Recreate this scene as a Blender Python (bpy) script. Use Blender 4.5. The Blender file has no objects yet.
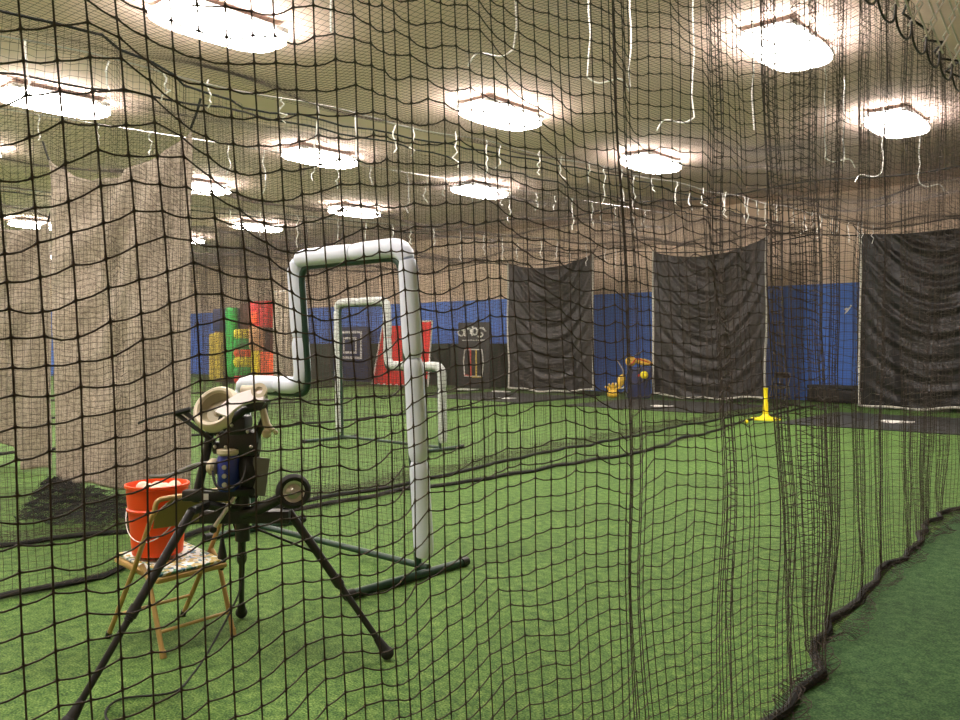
import bpy, bmesh, math, random
import numpy as np
from mathutils import Vector, Matrix
R = math.radians
rnd = random.Random(7)
nr = np.random.RandomState(11)
S = bpy.context.scene
COL = S.collection

# World: +Y runs down the cages to the far wall, +X is the walkway side.  Camera at the origin.
YAW = R(41.4)
FOC = 838.0

# ------------------------------------------------------------------ materials
def mat(name, col, rough=0.6, metal=0.0, spec=0.5, var=0.0, vscale=8.0, bump=0.0, bscale=60.0, sheen=0.0):
    m = bpy.data.materials.new(name); m.use_nodes = True
    nt = m.node_tree; b = nt.nodes['Principled BSDF']
    b.inputs['Base Color'].default_value = (*col, 1)
    b.inputs['Roughness'].default_value = rough
    b.inputs['Metallic'].default_value = metal
    b.inputs['Specular IOR Level'].default_value = spec
    tc = nt.nodes.new('ShaderNodeTexCoord')
    if var > 0:
        n = nt.nodes.new('ShaderNodeTexNoise'); n.inputs['Scale'].default_value = vscale; n.inputs['Detail'].default_value = 5
        nt.links.new(tc.outputs['Object'], n.inputs['Vector'])
        r = nt.nodes.new('ShaderNodeMixRGB'); r.blend_type = 'MIX'
        r.inputs[1].default_value = (*[c * (1 - var) for c in col], 1)
        r.inputs[2].default_value = (*[min(1, c * (1 + var)) for c in col], 1)
        nt.links.new(n.outputs['Fac'], r.inputs[0]); nt.links.new(r.outputs[0], b.inputs['Base Color'])
    if bump > 0:
        n2 = nt.nodes.new('ShaderNodeTexNoise'); n2.inputs['Scale'].default_value = bscale; n2.inputs['Detail'].default_value = 4
        nt.links.new(tc.outputs['Object'], n2.inputs['Vector'])
        bp = nt.nodes.new('ShaderNodeBump'); bp.inputs['Strength'].default_value = bump; bp.inputs['Distance'].default_value = 0.01
        nt.links.new(n2.outputs['Fac'], bp.inputs['Height']); nt.links.new(bp.outputs['Normal'], b.inputs['Normal'])
    return m

def turf_mat(name, c1, c2, c3):
    m = bpy.data.materials.new(name); m.use_nodes = True
    nt = m.node_tree; b = nt.nodes['Principled BSDF']; b.inputs['Roughness'].default_value = 0.85
    b.inputs['Specular IOR Level'].default_value = 0.25
    tc = nt.nodes.new('ShaderNodeTexCoord')
    def noise(sc, det=4):
        n = nt.nodes.new('ShaderNodeTexNoise'); n.inputs['Scale'].default_value = sc; n.inputs['Detail'].default_value = det
        nt.links.new(tc.outputs['Object'], n.inputs['Vector']); return n
    fine, mid, big = noise(105, 4), noise(17, 4), noise(0.9, 3)
    ramp = nt.nodes.new('ShaderNodeValToRGB')
    ramp.color_ramp.elements[0].position = 0.38; ramp.color_ramp.elements[0].color = (*c1, 1)
    ramp.color_ramp.elements[1].position = 0.64; ramp.color_ramp.elements[1].color = (*c3, 1)
    e = ramp.color_ramp.elements.new(0.5); e.color = (*c2, 1)
    a = nt.nodes.new('ShaderNodeMath'); a.operation = 'MULTIPLY_ADD'; a.inputs[1].default_value = 0.35
    nt.links.new(mid.outputs['Fac'], a.inputs[0])
    f = nt.nodes.new('ShaderNodeMath'); f.operation = 'MULTIPLY'; f.inputs[1].default_value = 0.65
    nt.links.new(fine.outputs['Fac'], f.inputs[0]); nt.links.new(f.outputs[0], a.inputs[2])
    nt.links.new(a.outputs[0], ramp.inputs[0])
    hs = nt.nodes.new('ShaderNodeHueSaturation')
    mr = nt.nodes.new('ShaderNodeMapRange'); mr.inputs[1].default_value = 0.3; mr.inputs[2].default_value = 0.7
    mr.inputs[3].default_value = 0.85; mr.inputs[4].default_value = 1.15
    nt.links.new(big.outputs['Fac'], mr.inputs[0]); nt.links.new(mr.outputs[0], hs.inputs['Value'])
    nt.links.new(ramp.outputs[0], hs.inputs['Color']); nt.links.new(hs.outputs[0], b.inputs['Base Color'])
    bp = nt.nodes.new('ShaderNodeBump'); bp.inputs['Strength'].default_value = 0.6; bp.inputs['Distance'].default_value = 0.012
    nt.links.new(fine.outputs['Fac'], bp.inputs['Height']); nt.links.new(bp.outputs['Normal'], b.inputs['Normal'])
    return m

def weave_mat(name, c1, c2, scale, rough=0.8, spec=0.2):
    """woven mesh tarp: fine crossing threads"""
    m = bpy.data.materials.new(name); m.use_nodes = True
    nt = m.node_tree; b = nt.nodes['Principled BSDF']; b.inputs['Roughness'].default_value = rough
    b.inputs['Specular IOR Level'].default_value = spec
    tc = nt.nodes.new('ShaderNodeTexCoord')
    vo = nt.nodes.new('ShaderNodeTexVoronoi'); vo.inputs['Scale'].default_value = scale
    nt.links.new(tc.outputs['Object'], vo.inputs['Vector'])
    n = nt.nodes.new('ShaderNodeTexNoise'); n.inputs['Scale'].default_value = scale * 0.35; n.inputs['Detail'].default_value = 6
    nt.links.new(tc.outputs['Object'], n.inputs['Vector'])
    mx = nt.nodes.new('ShaderNodeMath'); mx.operation = 'MULTIPLY_ADD'; mx.inputs[1].default_value = 0.5
    nt.links.new(vo.outputs['Distance'], mx.inputs[0]); nt.links.new(n.outputs['Fac'], mx.inputs[2])
    ramp = nt.nodes.new('ShaderNodeValToRGB')
    ramp.color_ramp.elements[0].position = 0.45; ramp.color_ramp.elements[0].color = (*c1, 1)
    ramp.color_ramp.elements[1].position = 0.95; ramp.color_ramp.elements[1].color = (*c2, 1)
    nt.links.new(mx.outputs[0], ramp.inputs[0]); nt.links.new(ramp.outputs[0], b.inputs['Base Color'])
    bp = nt.nodes.new('ShaderNodeBump'); bp.inputs['Strength'].default_value = 0.3; bp.inputs['Distance'].default_value = 0.01
    nt.links.new(n.outputs['Fac'], bp.inputs['Height']); nt.links.new(bp.outputs['Normal'], b.inputs['Normal'])
    return m

def emis(name, col, s):
    m = bpy.data.materials.new(name); m.use_nodes = True
    nt = m.node_tree; nt.nodes.clear()
    e = nt.nodes.new('ShaderNodeEmission'); o = nt.nodes.new('ShaderNodeOutputMaterial')
    e.inputs[0].default_value = (*col, 1); e.inputs[1].default_value = s
    nt.links.new(e.outputs[0], o.inputs[0]); return m

def pattern_mat(name):
    m = bpy.data.materials.new(name); m.use_nodes = True
    nt = m.node_tree; b = nt.nodes['Principled BSDF']; b.inputs['Roughness'].default_value = 0.45
    tc = nt.nodes.new('ShaderNodeTexCoord')
    vo = nt.nodes.new('ShaderNodeTexVoronoi'); vo.inputs['Scale'].default_value = 48
    nt.links.new(tc.outputs['Object'], vo.inputs['Vector'])
    sp = nt.nodes.new('ShaderNodeSeparateColor'); nt.links.new(vo.outputs['Color'], sp.inputs[0])
    ramp = nt.nodes.new('ShaderNodeValToRGB'); ramp.color_ramp.interpolation = 'CONSTANT'
    cols = [(0.0, (.75, .78, .72)), (.28, (.5, .36, .07)), (.45, (.03, .12, .2)), (.6, (.6, .62, .6)), (.75, (.08, .22, .12)), (.88, (.62, .5, .2))]
    cr = ramp.color_ramp; cr.elements[0].color = (*cols[0][1], 1); cr.elements[1].position = cols[1][0]; cr.elements[1].color = (*cols[1][1], 1)
    for p, c in cols[2:]:
        e = cr.elements.new(p); e.color = (*c, 1)
    nt.links.new(sp.outputs[0], ramp.inputs[0]); nt.links.new(ramp.outputs[0], b.inputs['Base Color'])
    return m

M = {}
M['turf'] = turf_mat('turf_cage', (.019, .056, .010), (.070, .150, .027), (.19, .285, .072))
M['turf_walk'] = turf_mat('turf_walkway', (.020, .062, .020), (.048, .120, .038), (.105, .20, .068))
M['ceil'] = mat('ceiling_board', (.74, .56, .48), .9, var=.10, vscale=1.3, bump=.2, bscale=8)
M['tan'] = mat('tan_wall_paint', (.72, .56, .42), .85, var=.06, vscale=1.5)
M['bluewall'] = mat('blue_wall_paint', (.075, .20, .66), .55, var=.08, vscale=2.0)
M['greenpad'] = mat('dark_green_pad', (.018, .045, .022), .7, var=.2, vscale=6)
M['blackpad'] = mat('black_pad', (.012, .014, .014), .55, var=.2, vscale=5)
M['mat'] = mat('black_rubber_mat', (.022, .024, .022), .75, var=.25, vscale=9, bump=.3, bscale=90)
M['net'] = mat('black_net_twine', (.060, .047, .037), .75, spec=.3)
M['netfar'] = mat('dark_net_twine', (.062, .049, .039), .8, spec=.2)
M['rope'] = mat('black_rope', (.012, .013, .013), .85)
M['white_cord'] = mat('white_cord', (.95, .93, .88), .4)
M['cable'] = mat('steel_cable', (.55, .53, .5), .35, metal=.7)
M['tarp'] = mat('black_vinyl_tarp', (.010, .0095, .009), .45, spec=.45, var=.3, vscale=3, bump=.25, bscale=14)
M['edge'] = mat('white_edge_tape', (.55, .53, .46), .6, var=.45, vscale=22)
M['tan_tarp'] = weave_mat('tan_mesh_tarp', (.22, .185, .15), (.52, .45, .37), 60)
M['tan_tarp2'] = weave_mat('tan_mesh_tarp_b', (.19, .16, .13), (.44, .38, .31), 60)
M['pad'] = mat('white_foam_vinyl', (.78, .84, 1.0), .45, var=.03, vscale=9)
M['pad2'] = mat('worn_white_foam_vinyl', (.55, .58, .56), .6, var=.25, vscale=16)
M['frame'] = mat('dark_green_steel', (.012, .045, .03), .4, spec=.5)
M['cap'] = mat('black_plastic', (.01, .01, .01), .45)
M['bmetal'] = mat('black_powdercoat', (.013, .014, .015), .38, spec=.55)
M['silver'] = mat('silver_metal', (.62, .60, .55), .3, metal=.85)
M['cream'] = mat('cream_plastic', (.66, .58, .43), .45, var=.08, vscale=12)
M['palecream'] = mat('pale_pink_plastic', (.95, .86, .85), .5)
M['dish'] = mat('beige_wheel_dish', (.36, .32, .21), .5, var=.15, vscale=14)
M['bluem'] = mat('blue_motor_enamel', (.012, .03, .22), .3)
M['greyp'] = mat('grey_panel', (.20, .20, .19), .5)
M['rubber'] = mat('black_rubber', (.014, .014, .014), .7)
M['beige'] = mat('tan_painted_steel', (.50, .33, .12), .4, spec=.5, var=.1, vscale=20)
M['beige_d'] = mat('olive_tan_painted_steel', (.30, .23, .085), .4, spec=.5)
M['orange'] = mat('orange_plastic', (.95, .085, .012), .38, spec=.5)
M['ball'] = mat('cream_ball_leather', (.80, .68, .52), .55, var=.08, vscale=30)
M['cloth'] = pattern_mat('printed_cloth')
M['chain'] = mat('galvanised_wire', (.75, .73, .68), .4, metal=.3)
M['loop'] = mat('dark_coated_wire', (.03, .028, .026), .5)
M['red'] = mat('red_vinyl', (.72, .025, .02), .45, var=.3, vscale=7)
M['orange_red'] = mat('orange_red_vinyl', (.95, .12, .02), .45)
M['yellow'] = mat('yellow_vinyl', (.85, .72, .02), .45)
M['green'] = mat('bright_green_vinyl', (.02, .42, .06), .45)
M['navy'] = mat('navy_vinyl', (.012, .025, .10), .5)
M['maroon'] = mat('maroon_vinyl', (.11, .035, .02), .55)
M['peach'] = mat('peach_vinyl', (.62, .33, .15), .55)
M['mustard'] = mat('mustard_vinyl', (.55, .42, .06), .5, var=.3, vscale=5)
M['gold'] = mat('gold_plastic', (.80, .50, .05), .4, var=.25, vscale=14)
M['tee'] = mat('yellow_rubber', (.95, .78, .01), .45)
M['white'] = mat('white_paint', (.82, .80, .74), .5)
M['redline'] = mat('red_paint', (.65, .06, .03), .5)
M['goldline'] = mat('yellow_paint', (.85, .60, .10), .5)
M['sheet'] = mat('pale_tan_sheet', (.48, .40, .31), .8, var=.12, vscale=5)
M['lampbody'] = mat('white_enamel', (.8, .8, .78), .4)
M['lamp'] = emis('lamp_glow', (1.0, .91, .85), 56.0)

# ------------------------------------------------------------------ object helpers
def link(name, me, m, parent=None):
    o = bpy.data.objects.new(name, me); COL.objects.link(o)
    if m is not None:
        me.materials.append(m)
    if parent is not None:
        o.parent = parent
    return o

def obj(name, bm, m, parent=None, smooth=True, recalc=True):
    me = bpy.data.meshes.new(name)
    if recalc: bmesh.ops.recalc_face_normals(bm, faces=bm.faces)
    if smooth:
        for f in bm.faces: f.smooth = True
        for e in bm.edges:
            if len(e.link_faces) == 2 and e.calc_face_angle(0) > R(38): e.smooth = False
    bm.to_mesh(me); bm.free()
    return link(name, me, m, parent)

def tag(o, label, cat, group=None, kind=None):
    o['label'] = label; o['category'] = cat
    if group: o['group'] = group
    if kind: o['kind'] = kind
    return o

def thing(name, label, cat, loc=(0, 0, 0), rz=0.0, group=None):
    o = bpy.data.objects.new(name, None); COL.objects.link(o)
    o.location = loc; o.rotation_euler = (0, 0, rz); o.empty_display_size = .1
    return tag(o, label, cat, group)

def copy_tree(o, parent=None):
    c = o.copy(); COL.objects.link(c)
    if parent is not None: c.parent = parent
    for ch in list(o.children): copy_tree(ch, c)
    return c

def box(bm, x0, x1, y0, y1, z0, z1, bev=0.0, M4=None):
    r = bmesh.ops.create_cube(bm, size=1.0)
    vs = r['verts']
    for v in vs:
        v.co = Vector(((x0 + x1) / 2 + v.co.x * (x1 - x0), (y0 + y1) / 2 + v.co.y * (y1 - y0), (z0 + z1) / 2 + v.co.z * (z1 - z0)))
    if M4 is not None:
        bmesh.ops.transform(bm, matrix=M4, verts=vs)
    if bev > 0:
        es = list({e for v in vs for e in v.link_edges})
        bmesh.ops.bevel(bm, geom=es, offset=bev, segments=2, affect='EDGES', profile=.6)

def tube(bm, pts, r, sides=12, cap=True):
    pts = [Vector(p) for p in pts]; n = len(pts)
    rs = r if isinstance(r, (list, tuple)) else [r] * n
    t0 = (pts[1] - pts[0]).normalized()
    ref = Vector((0, 0, 1)) if abs(t0.z) < .9 else Vector((1, 0, 0))
    nrm = t0.cross(ref).normalized(); rings = []
    for i in range(n):
        t = (pts[min(i + 1, n - 1)] - pts[max(i - 1, 0)]).normalized()
        nrm = (nrm - t * nrm.dot(t)).normalized(); bn = t.cross(nrm)
        rings.append([bm.verts.new(pts[i] + (nrm * math.cos(a) + bn * math.sin(a)) * rs[i]) for a in [2 * math.pi * k / sides for k in range(sides)]])
    for i in range(n - 1):
        for k in range(sides):
            bm.faces.new((rings[i][k], rings[i][(k + 1) % sides], rings[i + 1][(k + 1) % sides], rings[i + 1][k]))
    if cap:
        bm.faces.new(list(reversed(rings[0]))); bm.faces.new(rings[-1])

def smooth_path(pts, rad=.06, n=5):
    """round the corners of a polyline"""
    pts = [Vector(p) for p in pts]; out = [pts[0]]
    for i in range(1, len(pts) - 1):
        a, b, c = pts[i - 1], pts[i], pts[i + 1]
        d1 = (a - b); d2 = (c - b)
        q = min(rad, d1.length * .45, d2.length * .45)
        p, s = b + d1.normalized() * q, b + d2.normalized() * q
        for k in range(n + 1):
            t = k / n
            out.append(p * (1 - t) ** 2 + b * 2 * t * (1 - t) + s * t * t)
    out.append(pts[-1]); return out

def spline(pts, n=8):
    pts = [Vector(p) for p in pts]; P = [pts[0]] + pts + [pts[-1]]; out = []
    for i in range(1, len(P) - 2):
        for k in range(n):
            t = k / n; a, b, c, d = P[i - 1], P[i], P[i + 1], P[i + 2]
            out.append(.5 * ((2 * b) + (c - a) * t + (2 * a - 5 * b + 4 * c - d) * t * t + (3 * b - a - 3 * c + d) * t ** 3))
    out.append(pts[-1]); return out

def lathe(bm, prof, seg=32, M4=None):
    rings = []
    for r, z in prof:
        if r < 1e-6:
            rings.append([bm.verts.new((0, 0, z))])
        else:
            rings.append([bm.verts.new((r * math.cos(2 * math.pi * k / seg), r * math.sin(2 * math.pi * k / seg), z)) for k in range(seg)])
    for a, b in zip(rings, rings[1:]):
        for k in range(seg):
            k2 = (k + 1) % seg
            if len(a) == 1 and len(b) == 1: continue
            if len(a) == 1: bm.faces.new((a[0], b[k], b[k2]))
            elif len(b) == 1: bm.faces.new((a[k], a[k2], b[0]))
            else: bm.faces.new((a[k], a[k2], b[k2], b[k]))
    if M4 is not None:
        bmesh.ops.transform(bm, matrix=M4, verts=[v for rg in rings for v in rg])

def sphere(bm, c, r, sx=1, sy=1, sz=1, u=16, v=10, M4=None):
    res = bmesh.ops.create_uvsphere(bm, u_segments=u, v_segments=v, radius=r)
    for w in res['verts']:
        w.co = Vector((w.co.x * sx, w.co.y * sy, w.co.z * sz))
        if M4 is not None: w.co = M4 @ w.co
        w.co += Vector(c)

def axis_mat(c, d):
    """matrix putting the lathe axis z along d at c"""
    q = Vector((0, 0, 1)).rotation_difference(Vector(d).normalized())
    return Matrix.Translation(Vector(c)) @ q.to_matrix().to_4x4()

# ------------------------------------------------------------------ numpy wire meshes (nets)
def strands(P, r, sides=3, ref=(0, 0, 1)):
    """P (m,n,3): m strands with n nodes -> verts, quads ; r scalar or (n,)"""
    m, n, _ = P.shape
    T = np.empty_like(P); T[:, 1:-1] = P[:, 2:] - P[:, :-2]; T[:, 0] = P[:, 1] - P[:, 0]; T[:, -1] = P[:, -1] - P[:, -2]
    T /= np.linalg.norm(T, axis=2, keepdims=True) + 1e-9
    ref = np.array(ref, float)
    N = np.cross(T, ref); N /= np.linalg.norm(N, axis=2, keepdims=True) + 1e-9
    B = np.cross(T, N)
    rr = np.broadcast_to(np.asarray(r, float), (m, n))[..., None] if np.ndim(r) < 2 else np.asarray(r)[..., None]
    V = np.empty((m, n, sides, 3), np.float32)
    for k in range(sides):
        a = 2 * math.pi * k / sides + .3
        V[:, :, k] = P + (N * math.cos(a) + B * math.sin(a)) * rr
    idx = np.arange(m * n * sides, dtype=np.int32).reshape(m, n, sides)
    q = np.empty((m, n - 1, sides, 4), np.int32)
    for k in range(sides):
        k2 = (k + 1) % sides
        q[:, :, k, 0] = idx[:, :-1, k]; q[:, :, k, 1] = idx[:, :-1, k2]
        q[:, :, k, 2] = idx[:, 1:, k2]; q[:, :, k, 3] = idx[:, 1:, k]
    return V.reshape(-1, 3), q.reshape(-1, 4)

def np_mesh(name, chunks):
    vs, qs, off = [], [], 0
    for v, q in chunks:
        vs.append(v); qs.append(q + off); off += len(v)
    v = np.concatenate(vs); q = np.concatenate(qs)
    me = bpy.data.meshes.new(name)
    me.vertices.add(len(v)); me.vertices.foreach_set('co', v.astype(np.float32).ravel())
    me.loops.add(len(q) * 4); me.loops.foreach_set('vertex_index', q.ravel().astype(np.int32))
    me.polygons.add(len(q)); me.polygons.foreach_set('loop_start', np.arange(0, len(q) * 4, 4, dtype=np.int32))
    me.polygons.foreach_set('use_smooth', np.ones(len(q), bool))
    me.update(); return me

def fnoise(seed, scale, x, n=6):
    """smooth 1-D noise as a sum of sines"""
    g = np.random.RandomState(seed); o = np.zeros_like(x)
    for k in range(n):
        o += math.pow(.8, k) * np.sin(x * scale * (1 + k * .83) * g.uniform(.85, 1.15) + g.uniform(0, 6.28))
    return o / 2.6

def plan_path(xs_fn, y0, y1, amp, per, seed, cell):
    """a pleated plan curve of the hanging net, resampled every `cell` of arc length"""
    t = np.arange(y0, y1, .004)
    ph = np.cumsum(.004 * 2 * math.pi / (per(t) * (1 + .35 * fnoise(seed, 1.7, t))))
    A = amp(t) * (1 + .5 * fnoise(seed + 1, 1.1, t))
    Y = t + A * np.sin(ph) * .75
    X = xs_fn(t) + A * np.cos(ph * .5 + .6) * .9 + .3 * A * np.sin(ph * 1.7)
    ds = np.hypot(np.diff(X), np.diff(Y)); s = np.concatenate([[0], np.cumsum(ds)])
    n = int(s[-1] / cell)
    q = np.arange(n) * cell
    return np.interp(q, s, X), np.interp(q, s, Y), q

def hanging_net(name, xs_fn, y0, y1, ztop, amp, per, seed, cell, r, label, skirt=(.25, +1), wave=.02, knots_to=None,
                stride=1, sides=3, heap=1.0, lean=0.0, lift=lambda Y: 0 * Y, group=None, mname='netfar'):
    X, Y, s = plan_path(xs_fn, y0, y1, amp, per, seed, cell)
    n = len(X)
    H = ztop(Y)                                             # top height along the net
    nz = int(np.max(H) / cell) + 1
    nsk = int(skirt[0] / cell)
    rows = nz + nsk
    P = np.zeros((rows, n, 3))
    ker = np.hanning(17); ker /= ker.sum()
    Xs = np.convolve(np.pad(X, 8, 'edge'), ker, 'valid'); Ys = np.convolve(np.pad(Y, 8, 'edge'), ker, 'valid')
    f = np.arange(nz) / (nz - 1)
    big = fnoise(seed + 5, .9, s)
    for j in range(rows):
        if j < nsk:                                          # gathered skirt lying on the floor
            d = (nsk - j) * cell
            k = .5 + .5 * np.sin(s * 5.1 + seed) * np.sin(s * 1.3)
            P[j, :, 0] = Xs + skirt[1] * d * (.30 + .45 * k) + .012 * np.sin(s * 29 + j * 2.3) + .004 * nr.randn(n)
            P[j, :, 1] = Ys + .03 * np.sin(d * 22 + s * 7) + .004 * nr.randn(n)
            P[j, :, 2] = .012 + heap * (.040 * np.abs(np.sin(d * 16 + s * 3.3)) + .012 * nr.rand(n))
        else:
            g = f[j - nsk]; z = g * H; kb = min(1, .15 + g * 5)
            P[j, :, 0] = Xs + (X - Xs) * kb + .10 * (1 - g) ** 2 * fnoise(seed + 9, .8, s) * heap + .015 * fnoise(seed + 11, 1.5, s * .3 + z * 1.2)
            P[j, :, 1] = Ys + (Y - Ys) * kb - lean * z * np.interp(Y, [-1, 2, 5], [1, 1, 0]) + .035 * fnoise(seed + 13, 1.0, s * .8 + z * .9) + .05 * (g - .5) * fnoise(seed + 15, .6, s)
            wz = wave * (1.0 + 1.6 * g) * (fnoise(seed + 21, 3.2, s + z * .35) + .45 * fnoise(seed + 22, 9.5, s + z * .8)) + .10 * wave * nr.randn(n)
            damp = np.clip(np.minimum(z, H - z) / .25, 0, 1)
            P[j, :, 2] = np.maximum(z + (wz + lift(Y)) * damp, .012)
    chunks = []
    if knots_to is not None:
        c = int(np.argmax(Y > knots_to)); c -= c % 2
    else:
        c = 0
    def densify(Q, rs):
        """between two knots: 3 pieces with the knot thickened"""
        m_, n_, _ = Q.shape
        A, B = Q[:, :-1], Q[:, 1:]
        out = np.empty((m_, (n_ - 1) * 4 + 1, 3)); rad = np.empty((n_ - 1) * 4 + 1)
        # Catmull-Rom between the knots so the twine bends smoothly
        Qp = np.concatenate([Q[:, :1], Q, Q[:, -1:]], 1); A0, B1 = Qp[:, :-3], Qp[:, 3:]
        for i_, t_ in enumerate((0, .14, .5, .86)):
            out[:, i_:-1:4] = .5 * (2 * A + (B - A0) * t_ + (2 * A0 - 5 * A + 4 * B - B1) * t_ ** 2 + (3 * A - A0 - 3 * B + B1) * t_ ** 3)
            rad[i_:-1:4] = rs * (1.7 if i_ == 0 else 1.0)
        # slack between knots
        mid = out[:, 2:-1:4]; mid[..., 2] -= 0
        out[:, -1] = Q[:, -1]; rad[-1] = rs * 1.75
        return out, rad
    if c > 2:
        N1 = P[:, :c + 1].copy()
        Q, rad = densify(N1, r)
        dr = .07 * cell * (.6 + nr.rand(*Q[:, 2:-1:4, 2].shape)); Q[:, 2:-1:4, 2] -= dr; Q[:, 1:-1:4, 2] -= dr * .55; Q[:, 3:-1:4, 2] -= dr * .55   # horizontal twine droops a little
        Q[:, :, 2] = np.maximum(Q[:, :, 2], .01)
        chunks.append(strands(Q, rad, 5, (0, 0, 1)))
        Q, rad = densify(N1.transpose(1, 0, 2).copy(), r)
        chunks.append(strands(Q, rad, 5, (1, .13, .02)))
    far = P[:, c:]
    if far.shape[1] > 3:
        chunks.append(strands(far, r, sides, (0, 0, 1)))
        colz = far[::stride]
        if (far.shape[0] - 1) % stride: colz = np.concatenate([colz, far[-1:]], 0)
        chunks.append(strands(colz.transpose(1, 0, 2), r, sides, (1, .13, .02)))
    t = thing(name, label, 'net', (float(X[n // 2]), float(Y[n // 2]), 0), 0, group)
    off = np.array([X[n // 2], Y[n // 2], 0.0], np.float32)
    me = np_mesh('net_mesh', [(v - off, q) for v, q in chunks])
    link('netting', me, M[mname], t)
    # lead rope sewn along the foot of the net
    j = nsk
    bm = bmesh.new()
    st = 6
    pts = [Vector((Xs[i] - off[0] + .1 * heap * fnoise(seed + 9, .8, s[i:i + 1])[0], Ys[i] - off[1], .022 + .006 * math.sin(i * .7))) for i in range(0, n, st)]
    tube(bm, pts, .020, 8)
    obj('foot_rope', bm, M['rope'], t)
    bm = bmesh.new()
    pts = [Vector((P[-1, i, 0] - off[0], P[-1, i, 1] - off[1], P[-1, i, 2])) for i in range(0, n, st)]
    tube(bm, pts, .009, 6)
    obj('head_rope', bm, M['rope'], t)
    return t

def interp_fn(ys, xs):
    return lambda t: np.interp(t, ys, xs)

# ------------------------------------------------------------------ setting
def slab(name, x0, x1, y0, y1, z0, z1, m):
    bm = bmesh.new(); box(bm, x0, x1, y0, y1, z0, z1)
    o = obj(name, bm, m, smooth=False); o['kind'] = 'structure'; return o
XL, XR, YB, YF, HC = -43.0, 5.0, -5.0, 22.9, 5.53
slab('floor', XL, XR, YB, YF, -.1, 0, M['turf'])
bm = bmesh.new()                                                     # walkway turf outside the cages, up to the foot of the net
ry = [YB, -1, 1, 3, 4.5, 6.5, 9, 14, YF]; rx = [-1.2, -1.2, -1.22, -1.32, -1.48, -1.66, -1.73, -1.78, -2.0]
lo = [(bm.verts.new((a, b, .001)), bm.verts.new((XR, b, .001)), bm.verts.new((a, b, .007)), bm.verts.new((XR, b, .007))) for a, b in zip(rx, ry)]
for p, q in zip(lo, lo[1:]):
    bm.faces.new((p[2], p[3], q[3], q[2])); bm.faces.new((p[0], p[2], q[2], q[0])); bm.faces.new((p[0], q[0], q[1], p[1])); bm.faces.new((p[1], q[1], q[3], p[3]))
bm.faces.new((lo[0][0], lo[0][1], lo[0][3], lo[0][2])); bm.faces.new((lo[-1][0], lo[-1][2], lo[-1][3], lo[-1][1]))
o = obj('trim_1', bm, M['turf_walk'], smooth=False); o['kind'] = 'structure'
slab('ceiling', XL, XR, YB, YF, HC, HC + .15, M['ceil'])
slab('wall_far', XL, XR, YF, YF + .2, 0, HC, M['tan'])
slab('wall_left', XL - .2, XL, YB, YF, 0, HC, M['tan'])
slab('wall_right', XR, XR + .2, YB, YF, 0, HC, M['tan'])
slab('wall_back', XL, XR, YB - .2, YB, 0, HC, M['tan'])
slab('trim_2', XL, XR, YF - .03, YF, 0, 3.13, M['bluewall'])          # blue padded dado on the far wall
slab('trim_3', XL, XL + .03, YB, YF - .03, 0, 3.13, M['bluewall'])

# ------------------------------------------------------------------ ceiling lights
def make_lamp(x, y):
    t = thing('ceiling_light', 'glowing white high bay light hanging under the ceiling', 'ceiling light', (x, y, 5.33), 0, None)
    bm = bmesh.new(); box(bm, -.36, .36, -.74, .74, .06, .13, .01)
    obj('housing', bm, M['lampbody'], t)
    bm = bmesh.new(); rings = []                       # invented drop lens: rounded rectangle in plan, domed below, open sides
    for sc, z in ((.93, .055), (1.0, .035), (1.0, -.01), (.94, -.035), (.80, -.052), (.5, -.062)):
        ring = []
        for k in range(36):
            a = 2 * math.pi * k / 36; c_, s_ = math.cos(a), math.sin(a)
            ring.append(bm.verts.new((.42 * sc * math.copysign(abs(c_) ** .62, c_), .84 * sc * math.copysign(abs(s_) ** .62, s_), z)))
        rings.append(ring)
    for p, q in zip(rings, rings[1:]):
        for k in range(36): bm.faces.new((p[k], q[k], q[(k + 1) % 36], p[(k + 1) % 36]))
    bm.faces.new(list(reversed(rings[0]))); bm.faces.new(rings[-1])
    obj('diffuser', bm, M['lamp'], t)  # rounded glowing shape imitates lamp bloom; its sides are there to light the ceiling
    for sy in (-.6, .6):
        bm = bmesh.new(); tube(bm, [(0, sy, .12), (0, sy, .20)], .006, 6)
        obj('hanger', bm, M['cable'], t)
    return t
h = 4.0 - .28
lampX = [-4.27 - 4.87 * k for k in range(8)]
lampY = [.45, 5.6, 10.9, 15.9]
lamp_names = {
 (0, 2): 'round-looking glowing ceiling light at the upper right, largest on the right side',
 (0, 3): 'glowing ceiling light at the far right, above the rightmost black curtain',
 (1, 1): 'largest glowing ceiling light, at the top left of the picture',
 (1, 2): 'glowing ceiling light above the centre, over the tall white screen frame',
 (1, 3): 'glowing ceiling light above the two middle black curtains, right of centre',
 (2, 1): 'wide glowing ceiling light at the left edge above the tan curtains',
 (2, 2): 'glowing ceiling light straight above the near white screen frame, behind the biggest one',
 (2, 3): 'small glowing ceiling light near the centre, behind the central one',
 (3, 3): 'small thin ceiling light left of centre, over the far screen frame',
 (4, 3): 'tiny thin ceiling light right of the tan curtain, furthest left of the far row',
}
proto = None
for i, x in enumerate(lampX):
    for j, y in enumerate(lampY):
        if proto is None:
            proto = make_lamp(x, y); o = proto
        else:
            o = copy_tree(proto); o.location = (x, y, 5.33)
        if (i, j) in lamp_names: o['label'] = lamp_names[(i, j)]
        elif i >= 3: o['label'] = 'distant thin glowing ceiling light seen past the tan curtains at left'
        else: o['label'] = 'glowing ceiling light of the row nearest the camera, overhead'
        o['group'] = 'ceiling lights in a grid'

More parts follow.
